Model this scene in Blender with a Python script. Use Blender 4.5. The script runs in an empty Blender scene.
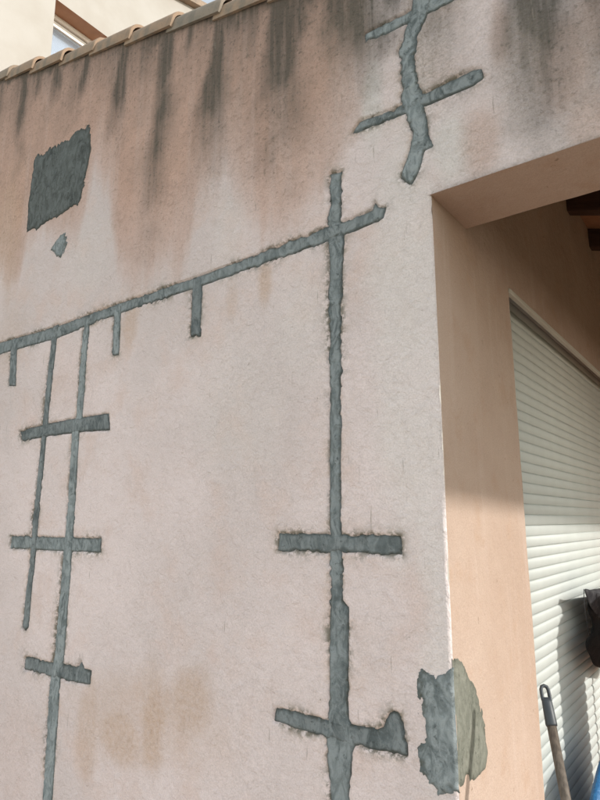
import bpy, math, random
import numpy as np
from mathutils import Vector, Matrix

random.seed(7)
S = bpy.context.scene
COL = S.collection

# ------------------------------------------------------------------ camera
FPX, HPX, XN = 605.0, 120.0, 759.0          # focal length and vanishing points in photo pixels (600x800)
TH = math.atan(HPX / FPX); PSI = math.atan((XN - 300) / math.hypot(FPX, HPX))
FW = np.array([-math.sin(PSI) * math.cos(TH), math.cos(PSI) * math.cos(TH), math.sin(TH)])
RT = np.array([math.cos(PSI), math.sin(PSI), 0.0]); UP = np.cross(RT, FW)
CAM = np.array([0.0, 0.0, 1.6])
cd = bpy.data.cameras.new('camera'); cam = bpy.data.objects.new('camera', cd); COL.objects.link(cam)
cd.sensor_fit = 'VERTICAL'; cd.sensor_height = 36.0; cd.lens = 36.0 * FPX / 800.0
cd.clip_start = 0.05; cd.clip_end = 2000.0
M = Matrix(((RT[0], UP[0], -FW[0]), (RT[1], UP[1], -FW[1]), (RT[2], UP[2], -FW[2])))
cam.matrix_world = Matrix.Translation(Vector(CAM)) @ M.to_4x4()
S.camera = cam

# ------------------------------------------------------------------ light
SUN_E, SUN_A = math.radians(25.0), math.radians(10.0)      # elevation; azimuth from +X towards +Y
W = bpy.data.worlds.new('World'); S.world = W; W.use_nodes = True
nt = W.node_tree; nt.nodes.clear()
sky = nt.nodes.new('ShaderNodeTexSky'); sky.sky_type = 'NISHITA'; sky.sun_disc = False
sky.sun_elevation = SUN_E; sky.sun_rotation = math.pi / 2 - SUN_A
sky.air_density = 2.0; sky.dust_density = 0.3; sky.ozone_density = 1.0
hs = nt.nodes.new('ShaderNodeHueSaturation'); hs.inputs['Saturation'].default_value = 0.38
bg = nt.nodes.new('ShaderNodeBackground'); bg.inputs['Strength'].default_value = 0.15
wo = nt.nodes.new('ShaderNodeOutputWorld')
nt.links.new(sky.outputs[0], hs.inputs['Color']); nt.links.new(hs.outputs[0], bg.inputs['Color'])
nt.links.new(bg.outputs[0], wo.inputs['Surface'])
sd_ = bpy.data.lights.new('sun', 'SUN'); sd_.energy = 2.0; sd_.angle = math.radians(1.8); sd_.color = (1.0, 0.945, 0.87)
sun = bpy.data.objects.new('sun', sd_); COL.objects.link(sun)
to_sun = Vector((math.cos(SUN_E) * math.cos(SUN_A), math.cos(SUN_E) * math.sin(SUN_A), math.sin(SUN_E)))
sun.rotation_euler = to_sun.to_track_quat('Z', 'Y').to_euler(); sun.location = (6, 2, 6)
S.view_settings.view_transform = 'Standard'; S.view_settings.look = 'None'
S.view_settings.exposure = 0.93; S.view_settings.gamma = 1.0

# ------------------------------------------------------------------ measuring the place
D = 1.6                       # distance of the rendered wall from the camera
XS = -0.4324 * D              # plane of the porch side wall
ZL = 2.578                    # underside of the lintel
YB = 1.88                     # back of the front wall
REC = 0.08                    # how far the shutter sits behind the side wall
YO0, YO1, ZO = 2.318, 5.3, 2.489    # shutter opening
RAKE0, RAKES = 3.653, 0.32
def rake(x): return RAKE0 - RAKES * (x + 1.342)
def ray(u, v):
    d = FW + RT * (u - 300) / FPX - UP * (v - 400) / FPX
    return d
def on_y(u, v, y=D):
    d = ray(u, v); return CAM + d * (y / d[1])
def on_x(u, v, x=XS):
    d = ray(u, v); return CAM + d * (x / d[0])
def wall_pts(pts): return np.array([[on_y(u, v)[0], on_y(u, v)[2]] for u, v in pts])
def side_pts(pts, x=XS): return np.array([[on_x(u, v, x)[1], on_x(u, v, x)[2]] for u, v in pts])

# ------------------------------------------------------------------ numpy noise and distance
_tab = np.random.RandomState(3).rand(16, 256, 256)
def vnoise(x, y, k=0):
    xi = np.floor(x).astype(int); yi = np.floor(y).astype(int); fx = x - xi; fy = y - yi
    fx = fx * fx * (3 - 2 * fx); fy = fy * fy * (3 - 2 * fy); t = _tab[k % 16]
    a = t[xi & 255, yi & 255]; b = t[(xi + 1) & 255, yi & 255]; c = t[xi & 255, (yi + 1) & 255]; d = t[(xi + 1) & 255, (yi + 1) & 255]
    return (a * (1 - fx) + b * fx) * (1 - fy) + (c * (1 - fx) + d * fx) * fy
def fbm(x, y, s, o=4, k=0):
    r = 0; a = 0.5; t = 0
    for i in range(o):
        r = r + a * vnoise(x * s + 17.3 * i + 5.1 * k, y * s + 9.7 * i + 3.3 * k, k + i); t += a; a *= 0.5; s *= 2.03
    return r / t * 2 - 1
def sstep(a, b, x):
    t = np.clip((x - a) / (b - a), 0, 1); return t * t * (3 - 2 * t)
def poly_sd(P, x, y):
    n = len(P); d = np.full(x.shape, 1e9); inside = np.zeros(x.shape, bool)
    for i in range(n):
        ax, ay = P[i]; bx, by = P[(i + 1) % n]; ex, ey = bx - ax, by - ay
        wx, wy = x - ax, y - ay
        t = np.clip((wx * ex + wy * ey) / (ex * ex + ey * ey + 1e-12), 0, 1)
        d = np.minimum(d, (wx - ex * t) ** 2 + (wy - ey * t) ** 2)
        c = ((ay > y) != (by > y)) & (x < (bx - ax) * (y - ay) / ((by - ay) if by != ay else 1e-12) + ax)
        inside ^= c
    d = np.sqrt(d); return np.where(inside, -d, d)
def rough_sd(P, x, y, amp=1.0):
    """distance to a ragged version of the polygon; evaluated only near it"""
    out = np.full(x.shape, 0.5); m = 0.12
    lo = P.min(0) - m; hi = P.max(0) + m
    s = (x > lo[0]) & (x < hi[0]) & (y > lo[1]) & (y < hi[1])
    if s.any():
        xx, yy = x[s], y[s]
        out[s] = poly_sd(P, xx, yy) + amp * (0.35 + 1.5 * sstep(-0.35, 0.5, fbm(xx, yy, 5, 2, 9))) * (0.0032 * fbm(xx, yy, 22, 2, 4) + 0.0050 * fbm(xx, yy, 60, 3, 6))
    return out

# ------------------------------------------------------------------ mesh helpers
def mesh_from(verts, faces, smooth=True):
    me = bpy.data.meshes.new('m'); me.from_pydata([tuple(v) for v in verts], [], [tuple(f) for f in faces]); me.validate()
    if smooth: me.polygons.foreach_set('use_smooth', [True] * len(me.polygons))
    me.update(); return me
def mesh_quads(V, Q, attrs=None):
    """V (n,3) array, Q (m,4) int array, compacted to used vertices"""
    used = np.zeros(len(V), bool); used[Q.ravel()] = True
    remap = np.cumsum(used) - 1; V = V[used]; Q = remap[Q]
    me = bpy.data.meshes.new('m'); me.vertices.add(len(V)); me.vertices.foreach_set('co', V.astype(np.float32).ravel())
    me.loops.add(Q.size); me.loops.foreach_set('vertex_index', Q.astype(np.int32).ravel())
    me.polygons.add(len(Q)); me.polygons.foreach_set('loop_start', np.arange(0, Q.size, 4, dtype=np.int32))
    me.polygons.foreach_set('loop_total', np.full(len(Q), 4, np.int32))
    me.polygons.foreach_set('use_smooth', np.ones(len(Q), bool))
    for k, a in (attrs or {}).items():
        at = me.attributes.new(k, 'FLOAT', 'POINT'); at.data.foreach_set('value', a[used].astype(np.float32))
    me.update(calc_edges=True); return me
def grid_quads(nx, nz, flip=False):
    i, j = np.meshgrid(np.arange(nx - 1), np.arange(nz - 1), indexing='ij')
    a = (i * nz + j).ravel(); q = np.stack([a, a + nz, a + nz + 1, a + 1], 1)
    return q[:, ::-1] if flip else q
def obj(name, me, mat=None, parent=None, loc=None, rot=None, label=None):
    o = bpy.data.objects.new(name, me); COL.objects.link(o)
    if mat is not None and me is not None and len(me.materials) == 0: me.materials.append(mat)
    if loc is not None: o.location = loc
    if rot is not None: o.rotation_euler = rot
    if parent is not None:
        o.parent = parent; o.matrix_parent_inverse = wm(parent).inverted()
    if label: o['label'] = label
    return o
def wm(o):
    m = Matrix.LocRotScale(o.location, o.rotation_euler, o.scale)
    if o.parent: m = wm(o.parent) @ o.matrix_parent_inverse @ m
    return m
def thing(name, label, cat, loc, group=None):
    o = bpy.data.objects.new(name, None); COL.objects.link(o); o.location = loc; o.empty_display_size = 0.2
    o['label'] = label; o['category'] = cat
    if group: o['group'] = group
    return o
def box_vf(x0, x1, y0, y1, z0, z1):
    v = [(x, y, z) for x in (x0, x1) for y in (y0, y1) for z in (z0, z1)]
    f = [(0, 1, 3, 2), (4, 6, 7, 5), (0, 4, 5, 1), (2, 3, 7, 6), (0, 2, 6, 4), (1, 5, 7, 3)]
    return v, f
def boxes(*bs):
    V, Fc = [], []
    for b in bs:
        v, f = box_vf(*b); n = len(V); V += v; Fc += [tuple(i + n for i in q) for q in f]
    return mesh_from(V, Fc, False)
def bevel(o, w=0.004, seg=2):
    m = o.modifiers.new('bevel', 'BEVEL'); m.width = w; m.segments = seg; m.limit_method = 'ANGLE'; return o
def tube(path, rad, n=12, cap=True, flat=None):
    """swept tube along points; rad is a number or a list"""
    P = [Vector(p) for p in path]; V, Fc = [], []
    R = rad if isinstance(rad, (list, tuple)) else [rad] * len(P)
    up = Vector((0.31, 0.2, 0.93)).normalized()
    for i, p in enumerate(P):
        t = (P[min(i + 1, len(P) - 1)] - P[max(i - 1, 0)]).normalized()
        a = t.cross(up); a = a.normalized() if a.length > 1e-4 else t.orthogonal().normalized(); b = t.cross(a)
        fl = flat[i] if flat else 1.0
        for k in range(n):
            an = 2 * math.pi * k / n
            V.append(p + a * math.cos(an) * R[i] + b * math.sin(an) * R[i] * fl)
    for i in range(len(P) - 1):
        for k in range(n):
            Fc.append((i * n + k, i * n + (k + 1) % n, (i + 1) * n + (k + 1) % n, (i + 1) * n + k))
    if cap: Fc += [tuple(range(n))[::-1], tuple(range((len(P) - 1) * n, len(P) * n))]
    return mesh_from(V, Fc)
def extrude_profile(sections):
    """sections: list of equally long closed 3-D loops"""
    n = len(sections[0]); V = [p for s in sections for p in s]; Fc = []
    for i in range(len(sections) - 1):
        for k in range(n): Fc.append((i * n + k, i * n + (k + 1) % n, (i + 1) * n + (k + 1) % n, (i + 1) * n + k))
    Fc += [tuple(range(n))[::-1], tuple(range((len(sections) - 1) * n, len(sections) * n))]
    return V, Fc

# ------------------------------------------------------------------ materials
class Mat:
    def __init__(s, name):
        s.m = bpy.data.materials.new(name); s.m.use_nodes = True; s.t = s.m.node_tree; s.t.nodes.clear()
        s.out = s.t.nodes.new('ShaderNodeOutputMaterial'); s.b = s.t.nodes.new('ShaderNodeBsdfPrincipled')
        s.t.links.new(s.b.outputs[0], s.out.inputs[0])
        s.tc = s.t.nodes.new('ShaderNodeTexCoord')
    def n(s, ty, **k):
        x = s.t.nodes.new(ty)
        for a, v in k.items(): setattr(x, a, v)
        return x
    def put(s, sock, v):
        if hasattr(v, 'links') or isinstance(v, bpy.types.NodeSocket): s.t.links.new(v, sock)
        elif isinstance(v, (tuple, list)) and len(v) == 3 and sock.type == 'RGBA': sock.default_value = (*v, 1)
        else: sock.default_value = v
    def noise(s, scale, detail=4, rough=0.55, stretch=None, dist=0.0, off=None):
        x = s.n('ShaderNodeTexNoise'); x.inputs['Scale'].default_value = scale; x.inputs['Detail'].default_value = detail
        x.inputs['Roughness'].default_value = rough; x.inputs['Distortion'].default_value = dist
        src = s.tc.outputs['Object']
        if stretch or off:
            mp = s.n('ShaderNodeMapping'); s.t.links.new(src, mp.inputs['Vector'])
            if stretch: mp.inputs['Scale'].default_value = stretch
            if off: mp.inputs['Location'].default_value = off
            src = mp.outputs[0]
        s.t.links.new(src, x.inputs['Vector']); return x.outputs['Fac']
    def ramp(s, v, a, b, c0=0.0, c1=1.0):
        x = s.n('ShaderNodeMapRange'); x.interpolation_type = 'SMOOTHSTEP'
        s.put(x.inputs['Value'], v); x.inputs['From Min'].default_value = a; x.inputs['From Max'].default_value = b
        x.inputs['To Min'].default_value = c0; x.inputs['To Max'].default_value = c1; return x.outputs[0]
    def mix(s, f, a, b, mode='MIX'):
        x = s.n('ShaderNodeMix', data_type='RGBA', blend_type=mode); s.put(x.inputs[0], f); s.put(x.inputs[6], a); s.put(x.inputs[7], b); return x.outputs[2]
    def math(s, op, a, b=0.0, clamp=False):
        x = s.n('ShaderNodeMath', operation=op, use_clamp=clamp); s.put(x.inputs[0], a); s.put(x.inputs[1], b); return x.outputs[0]
    def attr(s, name):
        x = s.n('ShaderNodeAttribute', attribute_name=name); return x.outputs['Fac']
    def rnd(s): return s.n('ShaderNodeObjectInfo').outputs['Random']
    def bump(s, h, strength=1.0, dist=0.002, prev=None):
        x = s.n('ShaderNodeBump'); x.inputs['Strength'].default_value = strength; x.inputs['Distance'].default_value = dist
        s.put(x.inputs['Height'], h)
        if prev is not None: s.t.links.new(prev, x.inputs['Normal'])
        return x.outputs[0]
    def fin(s, color, rough=0.9, normal=None, spec=0.3):
        s.put(s.b.inputs['Base Color'], color); s.put(s.b.inputs['Roughness'], rough); s.b.inputs['Specular IOR Level'].default_value = spec
        if normal is not None: s.t.links.new(normal, s.b.inputs['Normal'])
        return s.m

def mat_front():
    m = Mat('weathered_render')
    big = m.noise(1.1, 5, 0.6); mid = m.noise(6, 5, 0.6, off=(3, 1, 5)); fine = m.noise(55, 5, 0.65); grit = m.noise(210, 3, 0.6)
    streak = m.noise(1.0, 6, 0.62, stretch=(17, 17, 1.1)); streak2 = m.noise(1.0, 5, 0.6, stretch=(42, 42, 2.4), off=(1, 0, 2))
    c = m.mix(m.ramp(big, 0.35, 0.68), (0.765, 0.665, 0.665), (0.645, 0.565, 0.56))
    c = m.mix(m.ramp(mid, 0.46, 0.74, 0, 0.6), c, (0.685, 0.545, 0.505))
    c = m.mix(m.math('MULTIPLY', m.attr('pale'), m.ramp(mid, 0.25, 0.6, 0.55, 1.0)), c, (0.735, 0.695, 0.685))
    pk = m.math('MULTIPLY', m.attr('pink'), m.ramp(streak, 0.3, 0.62, 0.86, 1.08), True)
    pc = m.mix(m.ramp(mid, 0.35, 0.7), (0.595, 0.40, 0.33), (0.51, 0.35, 0.29))
    c = m.mix(pk, c, pc)
    c = m.mix(m.math('MULTIPLY', m.attr('ochre'), m.ramp(fine, 0.3, 0.65, 0.6, 1.0)), c, (0.53, 0.37, 0.265))
    hal = m.math('MULTIPLY', m.attr('halo'), m.ramp(fine, 0.38, 0.6, 0.15, 1.0))
    c = m.mix(m.math('MULTIPLY', hal, 0.5), c, (0.50, 0.38, 0.29))
    # cement smears beside the chases
    sm = m.math('MULTIPLY', m.attr('smear'), m.ramp(m.noise(44, 5, 0.68, off=(7, 0, 3)), 0.42, 0.56))
    c = m.mix(m.math('MULTIPLY', sm, 0.85), c, (0.15, 0.145, 0.11))
    tm = m.noise(13, 6, 0.68, dist=1.6, off=(5, 2, 8))
    dirt = m.math('ADD', m.math('MULTIPLY', m.attr('pink'), 0.8), 0.18, True)
    c = m.mix(m.math('MULTIPLY', dirt, m.ramp(tm, 0.50, 0.68, 0, 0.5)), c, (0.39, 0.275, 0.225))
    c = m.mix(m.math('MULTIPLY', dirt, m.ramp(fine, 0.54, 0.68, 0, 0.5)), c, (0.26, 0.20, 0.155))
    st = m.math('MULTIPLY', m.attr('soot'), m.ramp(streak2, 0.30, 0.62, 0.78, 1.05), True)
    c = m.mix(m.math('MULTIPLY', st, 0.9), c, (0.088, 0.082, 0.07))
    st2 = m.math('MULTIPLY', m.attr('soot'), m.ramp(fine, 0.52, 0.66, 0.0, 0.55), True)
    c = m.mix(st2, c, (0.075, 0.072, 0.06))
    # scuffs and thin runs
    sc = m.math('MULTIPLY', m.ramp(m.noise(1.0, 3, 0.5, stretch=(75, 75, 7), off=(3, 3, 1)), 0.66, 0.74, 0, 0.55), m.ramp(m.noise(2.5, 3, 0.5, off=(8, 1, 1)), 0.45, 0.6))
    c = m.mix(sc, c, (0.27, 0.235, 0.20))
    # grimy speckle
    c = m.mix(m.math('MULTIPLY', m.attr('grime'), m.ramp(m.noise(85, 6, 0.75, off=(1, 2, 3)), 0.42, 0.66, 0.12, 0.62)), c, (0.24, 0.21, 0.17))
    # small pits and specks, fine grain
    sp = m.ramp(m.noise(30, 3, 0.6, off=(2, 9, 4)), 0.70, 0.76, 0, 0.6)
    c = m.mix(sp, c, (0.22, 0.18, 0.14))
    g = m.ramp(grit, 0.3, 0.7, 0.90, 1.07)
    gg = m.n('ShaderNodeCombineColor'); [m.put(gg.inputs[i], g) for i in range(3)]
    c = m.mix(1.0, c, gg.outputs[0], 'MULTIPLY')
    nb = m.bump(tm, 0.32, 0.02); nb = m.bump(m.noise(34, 5, 0.65, dist=1.0), 0.66, 0.012, nb)
    nb = m.bump(fine, 0.75, 0.005, nb); nb = m.bump(grit, 0.55, 0.002, nb)
    return m.fin(c, 0.93, nb, 0.15)

def mat_side():
    m = Mat('peach_render')
    big = m.noise(1.6, 5, 0.6); mid = m.noise(9, 5, 0.6); fine = m.noise(70, 5, 0.65); grit = m.noise(240, 3)
    streak = m.noise(1.0, 5, 0.6, stretch=(22, 22, 1.3))
    c = m.mix(m.ramp(big, 0.35, 0.66), (0.455, 0.355, 0.295), (0.41, 0.31, 0.25))
    c = m.mix(m.ramp(streak, 0.48, 0.72, 0, 0.4), c, (0.49, 0.395, 0.345))
    c = m.mix(m.ramp(mid, 0.52, 0.72, 0, 0.5), c, (0.41, 0.29, 0.215))
    c = m.mix(m.ramp(m.noise(34, 4, 0.65, off=(2, 9, 4)), 0.67, 0.75, 0, 0.7), c, (0.20, 0.14, 0.10))
    g = m.ramp(grit, 0.3, 0.7, 0.92, 1.06)
    gg = m.n('ShaderNodeCombineColor'); [m.put(gg.inputs[i], g) for i in range(3)]
    c = m.mix(1.0, c, gg.outputs[0], 'MULTIPLY')
    nb = m.bump(m.noise(20, 5, 0.6), 0.45, 0.012); nb = m.bump(fine, 0.6, 0.005, nb); nb = m.bump(grit, 0.35, 0.0015, nb)
    return m.fin(c, 0.92, nb, 0.15)

def mat_mortar(name, c0, c1, c2):
    m = Mat(name)
    a = m.noise(9, 6, 0.65); b = m.noise(45, 5, 0.65); tr = m.noise(18, 5, 0.7, stretch=(1.6, 1.6, 0.8), dist=1.2)
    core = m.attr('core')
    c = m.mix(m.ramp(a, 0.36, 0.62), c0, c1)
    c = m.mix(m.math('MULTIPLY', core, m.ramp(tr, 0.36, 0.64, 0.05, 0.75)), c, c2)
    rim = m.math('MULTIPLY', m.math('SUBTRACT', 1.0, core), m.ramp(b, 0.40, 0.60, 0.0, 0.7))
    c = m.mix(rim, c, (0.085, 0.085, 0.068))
    c = m.mix(m.ramp(b, 0.58, 0.70, 0, 0.65), c, tuple(x * 0.42 for x in c0))
    c = m.mix(m.ramp(m.noise(95, 3, 0.6), 0.6, 0.72, 0, 0.5), c, tuple(x * 1.5 for x in c1))
    h = m.rnd(); hv = m.n('ShaderNodeHueSaturation'); m.put(hv.inputs['Value'], m.ramp(h, 0, 1, 0.8, 1.15)); m.put(hv.inputs['Color'], c)
    nb = m.bump(tr, 0.55, 0.009); nb = m.bump(b, 0.75, 0.006, nb); nb = m.bump(m.noise(160, 3), 0.5, 0.002, nb)
    return m.fin(hv.outputs[0], 0.88, nb, 0.25)

def mat_plain(name, c0, c1, scale=12, rough=0.7, bump=0.3, bd=0.002, spec=0.3, stretch=None, rand=0.0):
    m = Mat(name); a = m.noise(scale, 5, 0.6, stretch=stretch)
    c = m.mix(m.ramp(a, 0.32, 0.68), c0, c1)
    if rand:
        hv = m.n('ShaderNodeHueSaturation'); m.put(hv.inputs['Value'], m.ramp(m.rnd(), 0, 1, 1 - rand, 1 + rand)); m.put(hv.inputs['Color'], c); c = hv.outputs[0]
    nb = m.bump(m.noise(scale * 4, 4, 0.6, stretch=stretch), bump, bd)
    return m.fin(c, rough, nb, spec)

def mat_tile():
    m = Mat('clay_tile'); a = m.noise(14, 5, 0.65); b = m.noise(50, 5, 0.65)
    ob = m.math('MULTIPLY', m.rnd(), 1.0)
    c = m.mix(m.ramp(ob, 0.0, 1.0), (0.36, 0.255, 0.18), (0.28, 0.235, 0.19))
    c = m.mix(m.ramp(a, 0.4, 0.7, 0, 0.75), c, (0.18, 0.165, 0.14))
    c = m.mix(m.ramp(b, 0.58, 0.72, 0, 0.6), c, (0.13, 0.125, 0.10))
    c = m.mix(m.ramp(m.noise(22, 4, 0.6, off=(4, 4, 1)), 0.64, 0.74, 0, 0.6), c, (0.45, 0.42, 0.33))
    nb = m.bump(a, 0.4, 0.006); nb = m.bump(b, 0.5, 0.003, nb)
    return m.fin(c, 0.85, nb, 0.25)

M_FRONT = mat_front(); M_SIDE = mat_side()
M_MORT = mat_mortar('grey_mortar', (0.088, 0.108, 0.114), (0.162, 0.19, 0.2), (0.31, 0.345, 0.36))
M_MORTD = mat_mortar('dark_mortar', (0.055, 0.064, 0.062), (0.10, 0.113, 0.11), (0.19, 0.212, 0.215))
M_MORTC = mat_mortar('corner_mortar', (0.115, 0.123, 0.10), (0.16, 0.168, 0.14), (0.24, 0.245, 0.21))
M_TILE = mat_tile()
M_BED = mat_plain('bedding_mortar', (0.20, 0.18, 0.155), (0.12, 0.11, 0.095), 30, 0.95, 0.8, 0.006)
M_SHUT = mat_plain('white_shutter_plastic', (0.545, 0.58, 0.565), (0.52, 0.555, 0.54), 5, 0.5, 0.05, 0.0005, 0.35, rand=0.02)
M_FRAME = mat_plain('pale_metal_frame', (0.55, 0.55, 0.50), (0.50, 0.50, 0.45), 7, 0.5, 0.1, 0.001, 0.4)
M_WOOD = mat_plain('dark_rafter_wood', (0.07, 0.038, 0.026), (0.045, 0.025, 0.018), 3, 0.7, 0.5, 0.003, 0.3, stretch=(2, 20, 20))
M_DECK = mat_plain('ceiling_board', (0.34, 0.19, 0.11), (0.27, 0.145, 0.085), 4, 0.8, 0.4, 0.003, 0.2, stretch=(2, 14, 14))
M_CREAM = mat_plain('cream_render', (0.42, 0.40, 0.37), (0.385, 0.36, 0.325), 2.2, 0.93, 0.5, 0.004, 0.15)
M_GROUND = mat_plain('pale_paving', (0.60, 0.52, 0.45), (0.53, 0.46, 0.395), 1.5, 0.9, 0.5, 0.004, 0.2)

# ------------------------------------------------------------------ ground
M_LAWN = mat_plain('dry_lawn', (0.07, 0.075, 0.03), (0.10, 0.09, 0.05), 3, 0.95, 0.8, 0.02, 0.1)
M_TERRA = mat_plain('terracotta_floor', (0.46, 0.235, 0.14), (0.39, 0.195, 0.115), 3, 0.7, 0.3, 0.002, 0.3)
g = obj('ground', mesh_from([(-400, -400, 0), (400, -400, 0), (400, 400, 0), (-400, 400, 0)], [(0, 1, 2, 3)], False), M_LAWN)
g['kind'] = 'structure'; g['label'] = 'dry lawn around the house'
g = obj('terrace', mesh_from([(-5.2, -7, 0.004), (1.3, -7, 0.004), (1.3, 1.58, 0.004), (-5.2, 1.58, 0.004)], [(0, 1, 2, 3)], False), M_GROUND); g['kind'] = 'structure'; g['label'] = 'pale paved terrace in front of the wall'
g = obj('porch_floor', mesh_from([(XS - .1, 1.59, 0.008), (1.7, 1.59, 0.008), (1.7, 6.6, 0.008), (XS - .1, 6.6, 0.008)], [(0, 1, 2, 3)], False), M_TERRA); g['kind'] = 'structure'; g['label'] = 'terracotta porch floor'

# ------------------------------------------------------------------ repairs on the wall (photo outlines on the wall plane)
CH = {}      # chased strips
CH['long_slanting'] = [(-25, 351), (0, 342), (56, 326), (120, 302), (200, 275), (300, 237), (330, 225), (345, 221), (371, 209), (374, 200), (378, 206), (386, 206), (383, 217), (378, 221), (345, 234), (330, 240), (300, 251), (200, 286), (120, 313), (56, 338), (0, 354), (-25, 363)]
CH['tall_upright'] = [(329, 173), (341, 171), (342, 195), (341, 220), (344, 241), (342, 265), (341.5, 304), (341, 400), (340, 450), (341, 531), (342, 555), (342, 600), (348, 607), (348, 713), (354, 742), (349, 780), (347, 800), (345, 850), (330, 850), (329, 800), (325, 744), (328, 713), (329, 605), (328, 531), (328, 450), (329, 400), (328, 304), (328.4, 265), (327, 241), (327.5, 220), (328, 195)]
CH['middle_cross'] = [(277.6, 533), (339, 534), (400.5, 536), (401.5, 555), (339, 553), (276.6, 551)]
CH['lower_cross'] = [(275, 708), (288, 710), (327, 721), (351, 724), (376, 730), (382, 727), (388, 713), (393, 711), (401, 717), (406, 755), (372, 750), (327, 739), (300, 731), (273, 721)]
CH['crooked_upright'] = [(418, -40), (413, -5), (408, 19), (402.5, 35), (398.5, 53), (400, 77), (401, 101), (406.5, 117), (411.5, 133), (409, 149), (401, 171), (400, 178), (408, 184), (412, 184), (418.5, 171), (424, 150), (433, 146), (428, 133), (426.5, 117), (422.5, 101), (416, 77), (414.5, 53), (417, 35), (425, 19), (432, -3), (440, -40)]
CH['top_cross'] = [(362, 33), (385, 22), (408, 10), (430, -3), (455, -14), (462, -5), (440, 7), (425, 14), (410, 21), (385, 33), (365, 41)]
CH['upper_cross'] = [(350.5, 134), (358.5, 121), (393, 108), (422.5, 93), (470.5, 69), (481, 67), (484, 77), (473, 85), (425, 105), (401, 115), (358.5, 131)]
CH['left_thin_upright'] = [(52, 326), (58, 324), (49.5, 400), (46, 433), (36.7, 533), (34, 567), (28, 627), (25, 631), (21.5, 627), (28, 567), (30.7, 533), (40.5, 433), (43.5, 400)]
CH['left_long_upright'] = [(84, 316), (90, 314), (85, 372), (82, 416), (79, 430), (76, 480), (73, 533), (69.5, 583), (64.3, 650), (60, 683), (52, 800), (49, 850), (37, 850), (41.7, 800), (49, 683), (54, 650), (60, 583), (64, 533), (68, 480), (71, 430), (75, 416), (78, 372)]
CH['left_upper_bar'] = [(19, 431), (43, 424), (75, 418), (108, 413), (109.5, 430), (80, 432), (48, 436), (21.5, 441)]
CH['left_middle_bar'] = [(10, 536), (100.7, 538), (100.7, 553), (9.5, 549)]
CH['left_lower_bar'] = [(25, 656), (54, 662.5), (78, 667), (81, 661), (84, 668), (91, 671), (89.6, 686), (56, 679), (23, 669)]
CH['stub_at_edge'] = [(10.5, 343), (17, 341), (15.5, 386), (8, 386)]
CH['stub_short'] = [(113.5, 306), (121, 304), (118.5, 355), (111, 355)]
CH['stub_long'] = [(191.5, 278), (202, 275), (200, 336), (190, 337)]
CH_LABEL = {
    'long_slanting': 'long grey mortar line running across the wall below the pink stains',
    'tall_upright': 'tall upright grey mortar line left of the corner', 'middle_cross': 'short mortar bar across the middle of the tall line',
    'lower_cross': 'tilted mortar bar with a spur near the bottom', 'crooked_upright': 'crooked mortar line above the porch opening',
    'top_cross': 'mortar bar cut by the top of the picture', 'upper_cross': 'mortar bar crossing the crooked line',
    'left_thin_upright': 'thin upright mortar line nearest the left edge', 'left_long_upright': 'long upright mortar line of the left pair',
    'left_upper_bar': 'topmost mortar bar on the left pair', 'left_middle_bar': 'level mortar bar on the left pair', 'left_lower_bar': 'lowest mortar bar on the left pair',
    'stub_at_edge': 'short mortar stub at the left edge', 'stub_short': 'middle mortar stub under the long line', 'stub_long': 'right mortar stub under the long line'}
PT = {}      # patches skimmed onto the surface
PT['square'] = [(35, 159), (38, 155), (43, 155), (48, 150), (66.7, 140), (78, 131), (90, 125.5), (90, 133), (91.5, 148), (87, 170), (81, 200), (78, 206), (74, 206), (56.7, 217), (45, 223), (36.7, 230), (33, 229), (26.7, 232), (28, 207), (32, 177)]
PT['chip'] = [(65, 231.7), (68.5, 241.7), (60.7, 259), (51, 250), (57, 240)]
PT['corner'] = [(420, 658), (425, 668), (436, 674), (446, 665), (462, 664), (462, 790), (447.6, 788), (440, 793), (437, 788), (423, 782), (419, 768), (418, 750), (422, 742), (421, 724), (418.4, 710), (417.6, 684)]
SIDE_PATCH = [(438, 665), (447, 661), (453, 657), (462, 661), (469, 677), (472, 681), (476, 688), (480, 706), (485, 732), (487.4, 752), (485, 768), (476, 778), (469, 781), (466, 776), (463, 785), (458, 791), (453, 781), (448, 790), (438, 788)]
CHW = {k: wall_pts(v) for k, v in CH.items()}
PTW = {k: wall_pts(v) for k, v in PT.items()}
SPW = side_pts(SIDE_PATCH)

def undul(x, z):                       # hand-floated unevenness of the wall, metres towards the viewer
    return 0.0030 * fbm(x, z, 2.2, 3, 1) + 0.0011 * fbm(x, z, 11, 3, 2)
def chase_sd(x, z):
    s = np.full(x.shape, 0.5)
    for P in CHW.values(): s = np.minimum(s, rough_sd(P, x, z))
    return s

# ------------------------------------------------------------------ the house with the porch
house = thing('house', 'pink rendered house wall with mortar repairs, porch and roller shutter', 'house', (-2.0, D, 0.0))

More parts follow.
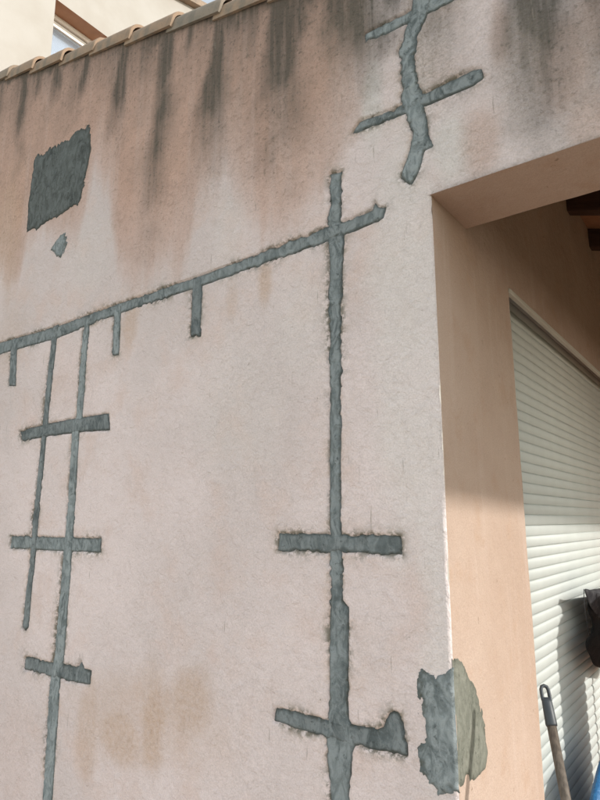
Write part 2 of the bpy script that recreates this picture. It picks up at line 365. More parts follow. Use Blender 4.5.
# stains: outlines measured on the wall
def wxz(u, v): p = on_y(u, v); return p[0], p[2]
_b = [(-60, 285), (-30, 262), (0, 268), (18, 285), (28, 245), (45, 232), (58, 236), (72, 246), (80, 236), (94, 178), (108, 196), (116, 268), (135, 290), (152, 278), (180, 262), (200, 215), (214, 186), (232, 182), (248, 214), (262, 244), (288, 240), (314, 205), (338, 152), (358, 122), (372, 60), (388, 0), (400, -30)]
_bw = np.array([wxz(*p) for p in _b]); _bw = _bw[np.argsort(_bw[:, 0])]
STREAKS = [(4, 78, 60, 0.022, .5), (26, 72, 85, 0.035, .85), (40, 70, 30, .03, .5), (57, 62, 42, 0.03, .7), (74, 56, 30, .03, .5), (86, 52, 50, .03, .6), (124, 44, 95, 0.033, .95), (140, 38, 30, .02, .4), (166, 30, 165, 0.036, .95), (188, 22, 45, .02, .55),
           (216, 16, 150, 0.04, .95), (236, 8, 50, .022, .5), (285, -8, 165, 0.055, 1.0), (300, -10, 60, .03, .7), (345, -25, 90, 0.05, .8), (366, -30, 110, 0.055, .85), (390, -40, 75, .04, .6), (436, -55, 150, .04, .42), (525, -90, 215, 0.05, .85), (560, -100, 140, 0.05, .35), (600, -110, 230, .06, .45)]
_st = []
for u, v, L, w, a in STREAKS:
    x0, _ = wxz(u, max(v, -400)); p1 = wxz(u, v); 
    x0 = p1[0]; zt = rake(x0); zb = wxz(u, v + L)[1]
    _st.append((x0, zt, max(zt - zb, .15), w, a))
BLOBS_OCHRE = [(145, 718, 84, 48, .34), (88, 728, 13, 60, .5), (122, 738, 30, 34, .65), (152, 724, 18, 58, .75), (190, 706, 26, 44, .6), (160, 702, 46, 22, .5), (130, 328, 9, 26, .5), (265, 285, 8, 26, .6), (232, 300, 6, 20, .25), (10, 345, 14, 40, .25), (8, 230, 16, 70, .5)]
BLOBS_PALE = [(405, 330, 40, 240, .6), (430, 420, 26, 380, .6), (372, 100, 12, 60, .85), (450, 150, 22, 40, .8), (225, 230, 20, 50, .25), (90, 255, 26, 50, .25), (400, 190, 30, 60, .6), (300, 330, 40, 60, .35), (240, 400, 60, 80, .25)]
BLOBS_PINK = [(480, 140, 22, 40, .45), (565, 60, 34, 60, .5), (590, 120, 30, 40, .4), (500, 30, 14, 40, .45), (600, 10, 40, 60, .45), (15, 760, 30, 70, .14), (70, 380, 30, 40, .12)]
def blob(x, z, lst):
    r = np.zeros_like(x)
    for u, v, ru, rv, a in lst:
        c = wxz(u, v); rx = abs(wxz(u + ru, v)[0] - wxz(u - ru, v)[0]) / 2; rz = abs(wxz(u, v + rv)[1] - wxz(u, v - rv)[1]) / 2
        q = np.sqrt(((x - c[0]) / rx) ** 2 + ((z - c[1]) / rz) ** 2) + 0.35 * fbm(x, z, 7, 3, 5)
        r = np.maximum(r, a * sstep(1.25, 0.35, q))
    return r
def stains(x, z, sd):
    jit = 0.05 * fbm(x, z * 0.1, 45, 3, 5) + 0.10 * fbm(x, z * 0.15, 9, 3, 3) + 0.03 * fbm(x, z, 6, 3, 7)
    zb = np.interp(x, _bw[:, 0], _bw[:, 1])
    pink = sstep(-0.10, 0.16, z - zb + jit) * np.where(x > _bw[-1, 0], 0.0, 1.0)
    edge = sstep(_bw[-1, 0] + 0.02, _bw[-1, 0] - 0.25, x + jit); pink = pink * edge
    pink = pink * (0.62 + 0.38 * sstep(0, .6, z - zb))
    pink = np.maximum(pink, blob(x, z, BLOBS_PINK))
    soot = np.zeros_like(x)
    for x0, zt, L, w, a in _st:
        t = (zt - z) / L; wob = 0.04 * fbm(z * 1.0, x * 0 + x0, 2.0, 2, 8) + 0.020 * fbm(x, z * 0.5, 10, 3, 9)
        ww = 2.2 * w * (0.75 + 0.45 * np.clip(t, 0, 2)) * (1 + 0.35 * fbm(z, x * 0 + x0, 5, 2, 11))
        soot = np.maximum(soot, min(1.0, 1.45 * a) * np.exp(-((x - x0 + wob - 0.03 * t * 0) / ww) ** 2) * sstep(1.35, 0.15, t + 0.35 * fbm(x, z, 6, 3, 12)) * (0.92 + 0.22 * fbm(x, z * 0.4, 16, 3, 2)))
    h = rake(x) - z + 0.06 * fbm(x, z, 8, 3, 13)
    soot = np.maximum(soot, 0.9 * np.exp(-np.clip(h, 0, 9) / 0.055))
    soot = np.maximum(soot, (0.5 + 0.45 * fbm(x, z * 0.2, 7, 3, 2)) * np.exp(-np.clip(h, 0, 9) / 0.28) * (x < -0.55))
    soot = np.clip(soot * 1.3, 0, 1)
    # damp line along the lintel's lower edge
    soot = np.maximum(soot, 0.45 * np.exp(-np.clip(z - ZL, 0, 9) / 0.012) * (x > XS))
    fine = fbm(x, z, 24, 3, 10)
    halo = np.exp(-np.clip(sd, 0, 1) / 0.016) * sstep(0.0, 0.35, fine + 0.1 + 0.5 * fbm(x, z, 5, 2, 15))
    smear = np.exp(-np.clip(sd, 0, 1) / 0.014) * sstep(-0.12, 0.3, fbm(x, z, 7, 3, 14)) + 0.8 * np.exp(-np.clip(sd, 0, 1) / 0.005) * sstep(-.2, .2, fbm(x, z, 6, 2, 1))
    grime = blob(x, z, [(425, 40, 22, 60, .9), (440, 60, 14, 50, .7), (520, 60, 30, 90, .75), (590, 90, 40, 90, .5), (575, 150, 60, 30, .6), (470, 150, 40, 50, .35), (345, 60, 40, 70, .6), (300, 120, 60, 80, .35), (220, 130, 40, 90, .35), (160, 150, 30, 90, .3)])
    return dict(grime=grime, pink=pink, soot=soot, ochre=blob(x, z, BLOBS_OCHRE), pale=blob(x, z, BLOBS_PALE), halo=halo, smear=np.clip(smear, 0, 1))

def front_mesh():
    h = 0.006
    xv = np.concatenate([np.arange(-5.2, -3.9, 0.06), np.arange(-3.9, XS - 0.001, h), [XS]]); xr = np.concatenate([np.arange(XS + h, 0.12, h), np.arange(0.12, 1.62, 0.05)])
    zl = np.concatenate([np.arange(0, 0.36, 0.05), np.arange(0.36, ZL - 0.001, h), [ZL]]); zu = np.concatenate([np.arange(ZL, 4.55, h), np.arange(4.55, 5.0, 0.05)])
    Vs, Qs, At, off = [], [], [], 0
    for (xs_, zs_, low) in ((xv, zl, True), (np.concatenate([xv, xr]), zu, False)):
        X, Z = np.meshgrid(xs_, zs_, indexing='ij'); x, z = X.ravel(), Z.ravel()
        sd = chase_sd(x, z)
        y = D - undul(x, z) + 0.013 * sstep(0.0045, -0.0055, sd)
        px = x.copy()
        if low:                              # worn rounded arris at the porch corner
            r = 0.007 + 0.002 * fbm(z, z * 0, 6, 3, 3); d = np.clip((x - (XS - r)) / r, 0, 1); an = d * math.pi / 2
            chip = 0.004 * sstep(0.15, 0.55, fbm(z, z * 0 + 3, 14, 3, 5))
            px = np.where(d > 0, XS - r + (r - chip) * np.sin(an), x); y = np.where(d > 0, y * (1 - d) + d * D + (r) * (1 - np.cos(an)), y)
        Vs.append(np.stack([px, y, z], 1)); q = grid_quads(len(xs_), len(zs_))
        if not low: q = q[(z[q] < rake(x[q]) + 0.035).all(1)]
        Qs.append(q + off); off += len(x); At.append(stains(x, z, sd))
    V = np.concatenate(Vs); Q = np.concatenate(Qs); A = {k: np.concatenate([a[k] for a in At]) for k in At[0]}
    return mesh_quads(V, Q, A)
front = obj('front_wall', front_mesh(), M_FRONT, house, label='weathered pink and grey rendered wall with dark streaks')

def repair_mesh(P, amp, proud, k, clip_x=None, side=False):
    h = 0.0042; lo, hi = P.min(0) - 0.012, P.max(0) + 0.012
    if clip_x is not None:
        if side: lo[0] = clip_x
        else: hi[0] = clip_x
    a = np.linspace(lo[0], hi[0], int((hi[0] - lo[0]) / h) + 2); b = np.linspace(lo[1], hi[1], int((hi[1] - lo[1]) / h) + 2)
    X, Z = np.meshgrid(a, b, indexing='ij'); x, z = X.ravel(), Z.ravel()
    sd = rough_sd(P, x, z, amp)
    if proud:
        t = 0.0032 * sstep(0.001, -0.008, sd) + 0.0016 * fbm(x, z, 14, 3, k) * sstep(0.0, -0.02, sd) + 0.0006 * fbm(x, z * .3, 60, 2, k + 1) - 0.0035 * sstep(-0.002, 0.006, sd)
        t = t - (undul(x, z) * 0 if side else 0)
        if clip_x is not None: t = t + 0.0
    else:
        t = -0.0030 + 0.0019 * fbm(x, z, 20, 3, k) + 0.0012 * fbm(x, z, 55, 2, k + 1) - 0.0065 * sstep(-0.007, 0.002, sd) + 0.0004 * (k % 5)
    q = grid_quads(len(a), len(b)); q = q[(sd[q] < (0.005 if proud else 0.006)).all(1)]
    if side:
        V = np.stack([XS + t + side_undul(x, z), x, z], 1)
    else:
        V = np.stack([x, D - undul(x, z) - t, z], 1)
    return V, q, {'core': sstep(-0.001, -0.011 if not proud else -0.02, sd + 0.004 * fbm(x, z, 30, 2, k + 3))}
def side_undul(y, z):
    return (0.0022 * fbm(y, z, 2.5, 3, 6) + 0.0008 * fbm(y, z, 12, 3, 7)) * sstep(D + 0.012, D + 0.10, y)
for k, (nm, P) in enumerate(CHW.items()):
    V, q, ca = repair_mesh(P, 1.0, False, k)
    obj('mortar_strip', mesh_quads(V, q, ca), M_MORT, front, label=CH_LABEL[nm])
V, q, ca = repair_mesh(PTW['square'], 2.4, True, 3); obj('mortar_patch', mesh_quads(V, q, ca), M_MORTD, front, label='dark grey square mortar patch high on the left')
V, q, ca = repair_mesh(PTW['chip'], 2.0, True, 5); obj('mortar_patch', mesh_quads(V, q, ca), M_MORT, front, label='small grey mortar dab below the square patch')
V, q, ca = repair_mesh(PTW['corner'], 2.2, True, 6, clip_x=XS + 0.0022); 
def wrap(V):                                # follow the rounded arris
    x = V[:, 0]; r = 0.008; d = np.clip((x - (XS + .0025 - r)) / r, 0, 1); V[:, 1] = V[:, 1] + r * (1 - np.cos(d * math.pi / 2)) * 0.9; return V
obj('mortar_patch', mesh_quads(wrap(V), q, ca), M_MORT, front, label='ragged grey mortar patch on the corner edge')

# lintel underside, its back face and the wall core above the opening
def soffit_mesh():
    xs_ = np.arange(XS - 0.016, 1.62, 0.03); ys_ = np.linspace(D - 0.001, YB, 22); X, Y = np.meshgrid(xs_, ys_, indexing='ij'); x, y = X.ravel(), Y.ravel()
    z = ZL + 0.003 * fbm(x, y, 5, 3, 2) * sstep(D, D + 0.05, y) + 0.001; V = np.stack([x, y, z], 1)
    return mesh_quads(V, grid_quads(len(xs_), len(ys_), True))
obj('lintel_underside', soffit_mesh(), M_SIDE, house, label='brown shaded underside of the porch lintel')
bx = [(XS, YB - 0.002, ZL), (1.6, YB - 0.002, ZL), (1.6, YB - 0.002, rake(1.6) + .03), (XS, YB - 0.002, rake(XS) + .03)]
obj('lintel_back', mesh_from(bx, [(0, 1, 2, 3)], False), M_SIDE, house)
bevel(obj('porch_pillar', boxes((1.32, 1.6, D + 0.004, YB - 0.006, 0.0, ZL + 0.002)), M_SIDE, house), 0.012)

# side wall with the shutter opening
def side_mesh():
    ys_ = np.concatenate([np.arange(D + 0.007, YO0 - 0.003, 0.01), [YO0], np.arange(YO0 + .03, YO1, 0.06), [YO1], np.arange(YO1 + .1, 6.6, 0.1)])
    zs_ = np.concatenate([np.arange(0, 0.6, 0.05), np.arange(0.6, ZO - 0.004, 0.01), [ZO], np.arange(ZO + 0.01, 3.66, 0.015)])
    Y, Z = np.meshgrid(ys_, zs_, indexing='ij'); y, z = Y.ravel(), Z.ravel()
    V = np.stack([XS + side_undul(y, z), y, z], 1); q = grid_quads(len(ys_), len(zs_))
    inside = ((y[q] >= YO0 - 1e-6) & (y[q] <= YO1 + 1e-6) & (z[q] <= ZO + 1e-6)).all(1); q = q[~inside]
    return mesh_quads(V, q)
side = obj('side_wall', side_mesh(), M_SIDE, house, label='peach rendered side wall of the porch, sunlit low down')
jb = [((XS - .006, YO0, 0), (XS - .16, YO0, 0), (XS - .16, YO0, ZO + .15), (XS - .006, YO0, ZO + .15)), ((XS - .01, YO0, ZO + .15), (XS - .16, YO0, ZO + .15), (XS - .16, YO1, ZO + .15), (XS - .01, YO1, ZO + .15)), ((XS + .004, YO1, 0), (XS - .16, YO1, 0), (XS - .16, YO1, ZO), (XS + .004, YO1, ZO))]
obj('opening_reveal', mesh_from([p for f in jb for p in f], [(0, 1, 2, 3), (4, 5, 6, 7), (8, 9, 10, 11)], False), M_SIDE, house)
V, q, ca = repair_mesh(SPW, 2.2, True, 8, clip_x=D + 0.002, side=True)
dd = np.clip((D + 0.022 - V[:, 1]) / 0.012, 0, 1); V[:, 0] -= 0.0035 * dd * dd
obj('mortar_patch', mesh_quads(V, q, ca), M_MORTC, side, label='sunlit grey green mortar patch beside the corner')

# roller shutter
shut = obj('roller_shutter', None, None, house, loc=(XS - REC, YO0, 0.0), label='closed white plastic roller shutter'); shut.empty_display_size = 0.2
PITCH = 0.0443; XSH = XS - REC
def slat_mesh(L):
    pr = [(-0.0048, 0.0), (-0.0030, 0.0010), (-0.0012, 0.005), (0.0012, 0.011), (0.0026, 0.019), (0.0029, 0.026), (0.0019, 0.034), (0.0000, 0.0395), (-0.0022, 0.0429), (-0.0046, 0.0440)]
    back = [(-0.0120, 0.0441), (-0.0120, 0.0)]
    loop = pr + back; secs = [[(a, yy, b) for a, b in loop] for yy in (0.0, L)]
    v, f = extrude_profile(secs); return mesh_from(v, f, True)
sm = slat_mesh(YO1 - YO0 + 0.04)
for i in range(58):
    o = obj('slat', sm, M_SHUT, shut, loc=(XSH + random.uniform(-.0006, .0006), YO0 - 0.02, ZO - 0.012 - PITCH * (i + 1) + 0.12), rot=(random.uniform(-.0004, .0004), random.uniform(-.012, .012), 0))
# angle frame round the opening top
bevel(obj('head_rail', boxes((XS - 0.014, XS + 0.006, YO0 - 0.003, YO1, ZO - 0.006, ZO + 0.014)), M_FRAME, shut), 0.003)
bevel(obj('guide_rail', boxes((XSH - 0.025, XSH + 0.016, YO1 - 0.05, YO1 - 0.002, 0.0, ZO - 0.03)), M_FRAME, shut), 0.003)

# roof: deck, rafters, eaves board
roof = obj('roof', None, None, house, loc=(-2.0, D, 3.8)); roof.empty_display_size = 0.2
XR1 = 1.56
def roof_slab(x0, x1, y0, y1, t0, t1):
    V = [(x, y, rake(x) + t) for x in (x0, x1) for y in (y0, y1) for t in (t0, t1)]
    return mesh_from(V, box_vf(0, 1, 0, 1, 0, 1)[1], False)
obj('roof_deck', roof_slab(-5.2, XR1, D + 0.09, 6.7, 0.065, 0.15), M_DECK, roof)
sl = math.sqrt(1 + RAKES ** 2); rl = (1.36 - XS) * sl
rm = mesh_from(box_vf(0, rl, -0.04, 0.04, -0.125, 0.0)[0], box_vf(0, 1, 0, 1, 0, 1)[1], False)
for i in range(8):
    yy = 2.39 + 0.597 * i
    bevel(obj('rafter', rm, M_WOOD, roof, loc=(XS - 0.01, yy, rake(XS - 0.01) + 0.062), rot=(0, math.atan(RAKES), 0)), 0.006)
# eaves beam whose edge shades the upper part of the porch
V, f = box_vf(-0.10, 0.0, 0.0, 5.2, 0.0, 0.16); em = mesh_from(V, f, False)
obj('eaves_beam', em, M_WOOD, roof, loc=(1.50, 1.55, 2.705), rot=(0, 0, math.radians(-3.5)))
obj('eaves_post', boxes((1.72, 1.86, 6.1, 6.3, 0, 2.72)), M_WOOD, house)
obj('back_wall', boxes((XS + 0.01, 1.9, 6.5, 6.7, 0, 3.5)), M_SIDE, house)

# rake tiles along the top of the wall
def tile_mesh():
    L = 0.372
    def sec(s, gx, gy):
        outer = [(0, 0.040), (0, 0.058), (0, 0.072)] + [(0.07 - 0.07 * math.cos(a), 0.072 + 0.07 * math.sin(a)) for a in [math.radians(d) for d in (18, 36, 54, 72, 90)]] + [(0.20, 0.142)]
        inner = [(0.20, 0.129)] + [(0.07 - 0.057 * math.cos(a), 0.072 + 0.057 * math.sin(a)) for a in [math.radians(d) for d in (90, 72, 54, 36, 18)]] + [(0.013, 0.072), (0.013, 0.058), (0.013, 0.040)]
        return [(s, p + gx, q + gy) for p, q in outer + inner]
    secs = [sec(0, 0.0, 0.0), sec(-0.006, -0.0015, 0.0015), sec(-0.03, 0.0, 0.0), sec(-0.18, 0.006, -0.008), sec(-L, 0.015, -0.019)]
    v, f = extrude_profile(secs[::-1]); me = mesh_from(v, f, True); return me
tms = tile_mesh()
k = 0
x = -1.627 + 0.312 * 9
while x > -5.1:
    o = obj('roof_tile', tms, M_TILE, roof, loc=(x, D - 0.022 + random.uniform(-.004, .004), rake(x) - 0.03 + random.uniform(-.004, .004)),
            rot=(random.uniform(-.03, .03), math.atan(RAKES) + random.uniform(-.012, .012), random.uniform(-.012, .012)))
    o.modifiers.new('edge', 'EDGE_SPLIT').split_angle = math.radians(50)
    x -= 0.312
obj('tile_bedding', roof_slab(-5.2, XR1, D + 0.010, D + 0.12, -0.012, 0.062), M_BED, roof)

# ------------------------------------------------------------------ neighbouring house above the roof
XH = -5.2
nb = thing('neighbour_house', 'cream sunlit house with a white window behind the tiled wall top', 'house', (XH - 3, 5.0, 0))
def gz(y): return 8.18 + 0.31 * (min(y, 7.5) - 4.5) - 0.31 * max(y - 7.5, 0)
wy0, wy1, wz0, wz1 = 2.765, 4.05, 5.45, 6.88
def gwall():
    V = []; Fc = []
    def q(pts): n = len(V); V.extend(pts); Fc.append(tuple(range(n, n + len(pts))))
    y0, y1 = 1.72, 13.0
    q([(XH, y0, 0), (XH, wy0, 0), (XH, wy0, gz(wy0)), (XH, y0, gz(y0))])
    q([(XH, wy0, 0), (XH, wy1, 0), (XH, wy1, wz0), (XH, wy0, wz0)])
    q([(XH, wy0, wz1), (XH, wy1, wz1), (XH, wy1, gz(wy1)), (XH, wy0, gz(wy0))])
    q([(XH, wy1, 0), (XH, 7.5, 0), (XH, 7.5, gz(7.5)), (XH, wy1, gz(wy1))])
    q([(XH, 7.5, 0), (XH, y1, 0), (XH, y1, gz(y1)), (XH, 7.5, gz(7.5))])
    q([(XH - 7, y0, 0), (XH, y0, 0), (XH, y0, gz(y0)), (XH - 7, y0, gz(y0))])
    q([(XH - 7, y1, 0), (XH - 7, y0, 0), (XH - 7, y0, gz(y0)), (XH - 7, 7.5, gz(7.5)), (XH - 7, y1, gz(y1))])
    return mesh_from(V, Fc, False)
obj('wall', gwall(), M_CREAM, nb)
rv = 0.20
obj('window_reveal', mesh_from([(XH, wy0, wz1), (XH, wy1, wz1), (XH - rv, wy1, wz1), (XH - rv, wy0, wz1), (XH, wy0, wz0), (XH - rv, wy0, wz0), (XH, wy1, wz0), (XH - rv, wy1, wz0)],
    [(0, 1, 2, 3), (0, 3, 5, 4), (1, 6, 7, 2), (4, 5, 7, 6)], False), mat_plain('brick_orange_reveal', (0.43, 0.26, 0.175), (0.37, 0.22, 0.145), 8, 0.9, 0.3, 0.002), nb, label='orange brown window reveal')
M_WHITE = mat_plain('white_window_frame', (0.80, 0.80, 0.77), (0.76, 0.76, 0.73), 6, 0.4, 0.05, 0.0005, 0.4)
win = obj('window', None, None, nb, loc=(XH - rv, wy0, wz0)); win.empty_display_size = 0.2
xf = XH - rv
bevel(obj('frame', boxes((xf - .06, xf + .02, wy0 + .001, wy1 - .001, wz1 - .05, wz1 - .001), (xf - .06, xf + .02, wy0 + .001, wy0 + .05, wz0 + .001, wz1 - .052), (xf - .06, xf + .02, wy1 - .05, wy1 - .001, wz0 + .001, wz1 - .052), (xf - .06, xf + .02, wy0 + .052, wy1 - .052, wz0 + .001, wz0 + .05)), M_WHITE, win), 0.004)
bevel(obj('sash', boxes((xf - .05, xf - .005, wy0 + .056, wy1 - .056, wz1 - .125, wz1 - .062), (xf - .05, xf - .005, wy0 + .056, wy0 + .11, wz0 + .056, wz1 - .127), (xf - .05, xf - .005, wy1 - .11, wy1 - .056, wz0 + .056, wz1 - .127), (xf - .05, xf - .005, wy0 + .112, wy1 - .112, wz0 + .056, wz0 + .11)), M_WHITE, win), 0.004)
gm = Mat('window_glass'); gm.b.inputs['Transmission Weight'].default_value = 0.9; M_GLASS = gm.fin((0.85, 0.9, 0.95), 0.02, None, 0.5)
obj('pane', boxes((xf - .034, xf - .028, wy0 + .1, wy1 - .1, wz0 + .1, wz1 - .12)), M_GLASS, win)
obj('blind', boxes((xf - .10, xf - .095, wy0 + .01, wy1 - .01, wz0 + .01, wz1 - .01)), mat_plain('pale_blind', (0.66, 0.72, 0.82), (0.62, 0.68, 0.79), 3, 0.8, 0.1, 0.001), win)
def groof():
    V = []; Fc = []
    for (ya, yb) in ((1.45, 7.5), (7.5, 13.3)):
        n = len(V)
        for xx in (XH - 7.2, XH + 0.09):
            for yy in (ya, yb):
                for t in (0.0, 0.09): V.append((xx, yy, gz(yy) + t + 0.004))
        Fc += [tuple(i + n for i in q) for q in box_vf(0, 1, 0, 1, 0, 1)[1]]
    return mesh_from(V, Fc, False)
obj('roof', groof(), M_TILE, nb)

# ------------------------------------------------------------------ tools in the porch
M_STICK = mat_plain('worn_brown_handle', (0.155, 0.125, 0.10), (0.085, 0.068, 0.055), 6, 0.6, 0.3, 0.001, 0.3, stretch=(30, 30, 3))
M_GRIP = mat_plain('grey_plastic', (0.05, 0.058, 0.067), (0.038, 0.045, 0.052), 20, 0.45, 0.1, 0.0005, 0.4)
top = Vector((-0.508, 1.762, 1.175)); low = Vector((-0.463, 1.692, 1.0)); dr = (low - top).normalized()
base = top + dr * ((top.z - 0.03) / -dr.z)
br = thing('broom_handle', 'brown wooden pole with grey hanging cap in front of the shutter', 'broom', base)
obj('pole', tube([top + dr * 0.085, top + dr * 0.3, top + dr * 0.7, base], [0.0118, 0.012, 0.012, 0.012], 14), M_STICK, br)
def cap_mesh():
    # solid sleeve narrowing into a flat loop with a hanging hole
    sidev = dr.cross(Vector(FW)).normalized(); fr = dr.cross(sidev).normalized(); V, Fc = [], []
    n = 20
    def ring(s, a, b):
        i0 = len(V)
        for k in range(n):
            an = 2 * math.pi * k / n; V.append(top + dr * s + sidev * math.cos(an) * a + fr * math.sin(an) * b)
        return i0
    rings = [ring(0.100, .0138, .0138), ring(0.096, .0145, .0145), ring(0.070, .0138, .0138), ring(0.045, .0132, .011), ring(0.034, .0130, .0080)]
    for a, b in zip(rings, rings[1:]):
        for k in range(n): Fc.append((a + k, a + (k + 1) % n, b + (k + 1) % n, b + k))
    Fc.append(tuple(range(rings[0], rings[0] + n))[::-1]); Fc.append(tuple(range(rings[-1], rings[-1] + n)))
    # loop: rounded bar bent round the hole
    path = [(-0.0095, 0.040), (-0.0098, 0.026), (-0.0094, 0.014), (-0.0066, 0.0075), (0, 0.0048), (0.0066, 0.0075), (0.0094, 0.014), (0.0098, 0.026), (0.0095, 0.040)]
    m = 10; st = len(V)
    for i, (a, s) in enumerate(path):
        p = top + dr * s + sidev * a; a0, a1 = path[max(i - 1, 0)], path[min(i + 1, len(path) - 1)]
        t = (dr * (a1[1] - a0[1]) + sidev * (a1[0] - a0[0])).normalized(); nx = t.cross(fr).normalized()
        for k in range(m):
            an = 2 * math.pi * k / m; V.append(p + nx * math.cos(an) * 0.0046 + fr * math.sin(an) * 0.006)
    for i in range(len(path) - 1):
        for k in range(m): Fc.append((st + i * m + k, st + i * m + (k + 1) % m, st + (i + 1) * m + (k + 1) % m, st + (i + 1) * m + k))
    return mesh_from(V, Fc)
obj('hanging_cap', cap_mesh(), M_GRIP, br, label='grey plastic cap with a hanging hole')
# bucket the pole stands in, below the picture
bc = base + Vector((-dr.x, -dr.y, 0)).normalized() * 0.06 if False else Vector((base.x - 0.04, base.y + 0.06, 0))
bk = thing('bucket', 'black builder bucket holding the brown pole, below the picture', 'bucket', bc)
prof = [(0.105, 0.0), (0.12, 0.01), (0.15, 0.29), (0.156, 0.30), (0.150, 0.305), (0.145, 0.295), (0.115, 0.02), (0.0, 0.02)]
V = [(bc.x + r * math.cos(a), bc.y + r * math.sin(a), z) for r, z in prof for a in [2 * math.pi * k / 28 for k in range(28)]]
Fc = [(i * 28 + k, i * 28 + (k + 1) % 28, (i + 1) * 28 + (k + 1) % 28, (i + 1) * 28 + k) for i in range(len(prof) - 1) for k in range(28)]; Fc.append(tuple(range(28))[::-1])
M_RUB = mat_plain('black_rubber', (0.022, 0.022, 0.024), (0.03, 0.03, 0.032), 14, 0.55, 0.3, 0.002, 0.4)
obj('shell', mesh_from(V, Fc), M_RUB, bk)

# unseen board added to cast the shutter's upright shadow; black bag on a rod
XF = XSH + 0.004
def inflate(P, x0, thick, k=0, wr=0.004, m=120, R=14):
    """closed cushion-like solid with the smooth outline P in the (y,z) plane"""
    Pc = np.vstack([P, P[:1]]); L = np.concatenate([[0], np.cumsum(np.hypot(*np.diff(Pc, axis=0).T))])
    t = np.linspace(0, L[-1], m, endpoint=False); B = np.stack([np.interp(t, L, Pc[:, 0]), np.interp(t, L, Pc[:, 1])], 1)
    for _ in range(3): B = (np.roll(B, 1, 0) + 2 * B + np.roll(B, -1, 0)) / 4
    c = B.mean(0); V = []; Fc = []
    fr = [math.sin(a) for a in np.linspace(math.pi / 2, 0, R + 1)]
    def layer(sgn):
        idx = []
        for r in fr[1:-1]:
            p = c + (B - c) * r; h = thick * math.sqrt(max(0, 1 - r ** 3)) * (1 + 0.3 * fbm(p[:, 0], p[:, 1], 14, 3, k)) + wr * (1 - r ** 6) * fbm(p[:, 0], p[:, 1], 38, 3, k + 2)
            idx.append(len(V)); V.extend([(x0 + sgn * hh, q[0], q[1]) for hh, q in zip(h, p)])
        return idx
    V.extend([(x0, q[0], q[1]) for q in B])
    for sgn in (1, -0.55):
        rows = [0] + layer(sgn); V.append((x0 + sgn * thick, c[0], c[1])); e = len(V) - 1
        for a, b in zip(rows, rows[1:]):
            for i in range(m):
                f = (a + i, a + (i + 1) % m, b + (i + 1) % m, b + i); Fc.append(f if sgn > 0 else f[::-1])
        for i in range(m):
            f = (rows[-1] + i, rows[-1] + (i + 1) % m, e); Fc.append(f if sgn > 0 else f[::-1])
    return mesh_from(V, Fc)
pk = thing('board', 'unseen reddish brown board added outside the right edge to shade the shutter', 'board', (XF + 0.45, 3.24, 0))
def board_mesh():
    out = [(2.945, 0.02), (3.385, 0.02), (3.385, 1.20), (3.36, 1.245), (3.17, 1.262), (3.152, 1.29), (3.135, 1.255), (3.02, 1.235), (2.955, 1.17), (2.93, 1.10)]
    V = []
    for dx in (0.0, 0.018):
        for y, z in out: V.append((XF + 0.45 + dx, y + 0.058, z + (0.145 if z > .1 else 0)))
    n = len(out); Fc = [tuple(range(n)), tuple(range(n, 2 * n))[::-1]] + [(k, (k + 1) % n, n + (k + 1) % n, n + k)[::-1] for k in range(n)]
    return mesh_from(V, Fc, False)
M_RED = mat_plain('red_brown_wood', (0.26, 0.09, 0.055), (0.19, 0.07, 0.045), 5, 0.6, 0.3, 0.002, 0.3, stretch=(20, 20, 2))
bevel(obj('panel', board_mesh(), M_RED, pk), 0.003)
for yy in (3.08, 3.36): bevel(obj('foot', boxes((XF + 0.28, XF + 0.65, yy, yy + 0.04, 0.008, 0.05)), M_RED, pk), 0.003)
XB = XF + 0.092
M_BLACK = mat_plain('black_cloth', (0.006, 0.006, 0.007), (0.010, 0.010, 0.011), 30, 0.8, 0.6, 0.004, 0.3)
M_GREYC = mat_plain('dusty_grey_cloth', (0.075, 0.075, 0.08), (0.03, 0.03, 0.034), 22, 0.85, 0.7, 0.004, 0.2)
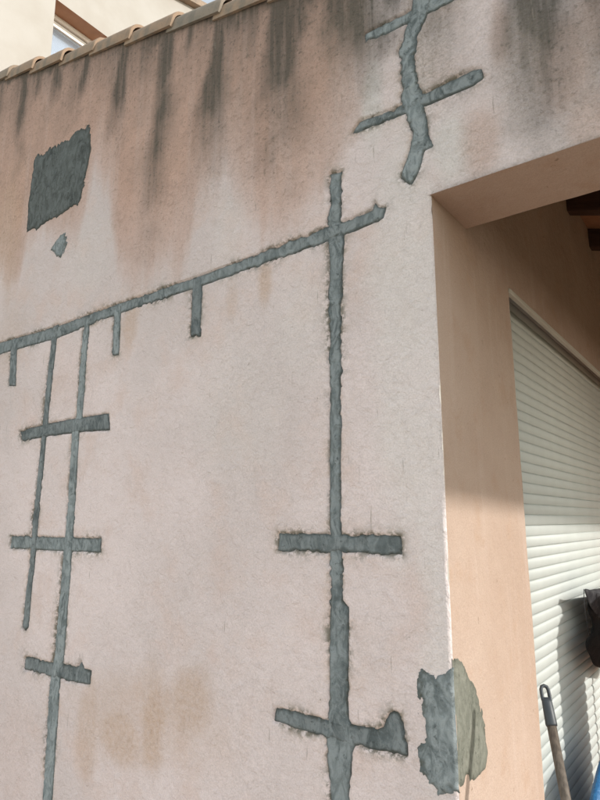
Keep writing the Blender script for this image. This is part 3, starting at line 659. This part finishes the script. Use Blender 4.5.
bg_o = thing('tool_bag', 'black bag with dusty grey flap and thin wire at the right edge', 'bag', (XB, 3.0, 1.0))
BAG = side_pts([(588, 596), (600, 592), (622, 590), (624, 640), (618, 672), (600, 668), (594, 666), (591, 660), (590.5, 655), (586.5, 651), (585, 645), (586, 640), (590, 635), (593, 629), (592.5, 618), (588.5, 614), (587, 606)], XB)
obj('body', inflate(BAG, XB, 0.028, k=3, wr=0.012), M_BLACK, bg_o)
FLAP = side_pts([(583, 590), (584, 587.5), (587, 590), (600, 588), (623, 587), (622, 622), (608, 624), (600, 620), (596, 617), (592, 610), (588, 604), (586, 597)], XB + 0.012)
obj('flap', inflate(FLAP, XB + 0.016, 0.022, k=5, wr=0.010), M_GREYC, bg_o, label='dusty grey flap over the bag top')
rp0 = Vector(on_x(606, 600, XB)); rp1 = Vector((XB + 0.12, rp0.y + 0.03, 0.008))
rd = thing('rod', 'thin dark red rod carrying the black bag at the right edge', 'rod', rp1)
obj('shaft', tube([rp0, rp0.lerp(rp1, 0.5), rp1], 0.011, 12), M_RED, rd)
wp = [on_x(u, v, XB + 0.01) for u, v in [(584, 589), (584, 598), (585, 610), (586.3, 620), (588, 629), (590, 636)]]
obj('wire', tube([tuple(p) for p in wp], 0.0016, 8), M_GREYC, bg_o, label='thin wire loop beside the bag')

# blue woven sack at the lower right
M_BLUE = mat_plain('blue_plastic_sack', (0.012, 0.10, 0.27), (0.03, 0.17, 0.38), 26, 0.4, 0.8, 0.006, 0.5)
XK = -0.585
SACK = side_pts([(592, 800), (595, 788), (598, 774), (602, 760), (607, 747), (617, 744), (628, 755), (636, 775), (640, 800)], XK)
sk = np.concatenate([[[SACK[0, 0] - 0.03, 0.012], [SACK[0, 0] - 0.045, 0.35]], SACK, [[SACK[-1, 0] + .03, 0.4], [SACK[-1, 0] + .01, 0.012]]])
so = thing('sack', 'blue plastic sack cut by the lower right edge of the picture', 'sack', (XK, sk[:, 0].mean(), 0.0))
obj('body', inflate(sk, XK, 0.075, k=9, wr=0.010), M_BLUE, so)
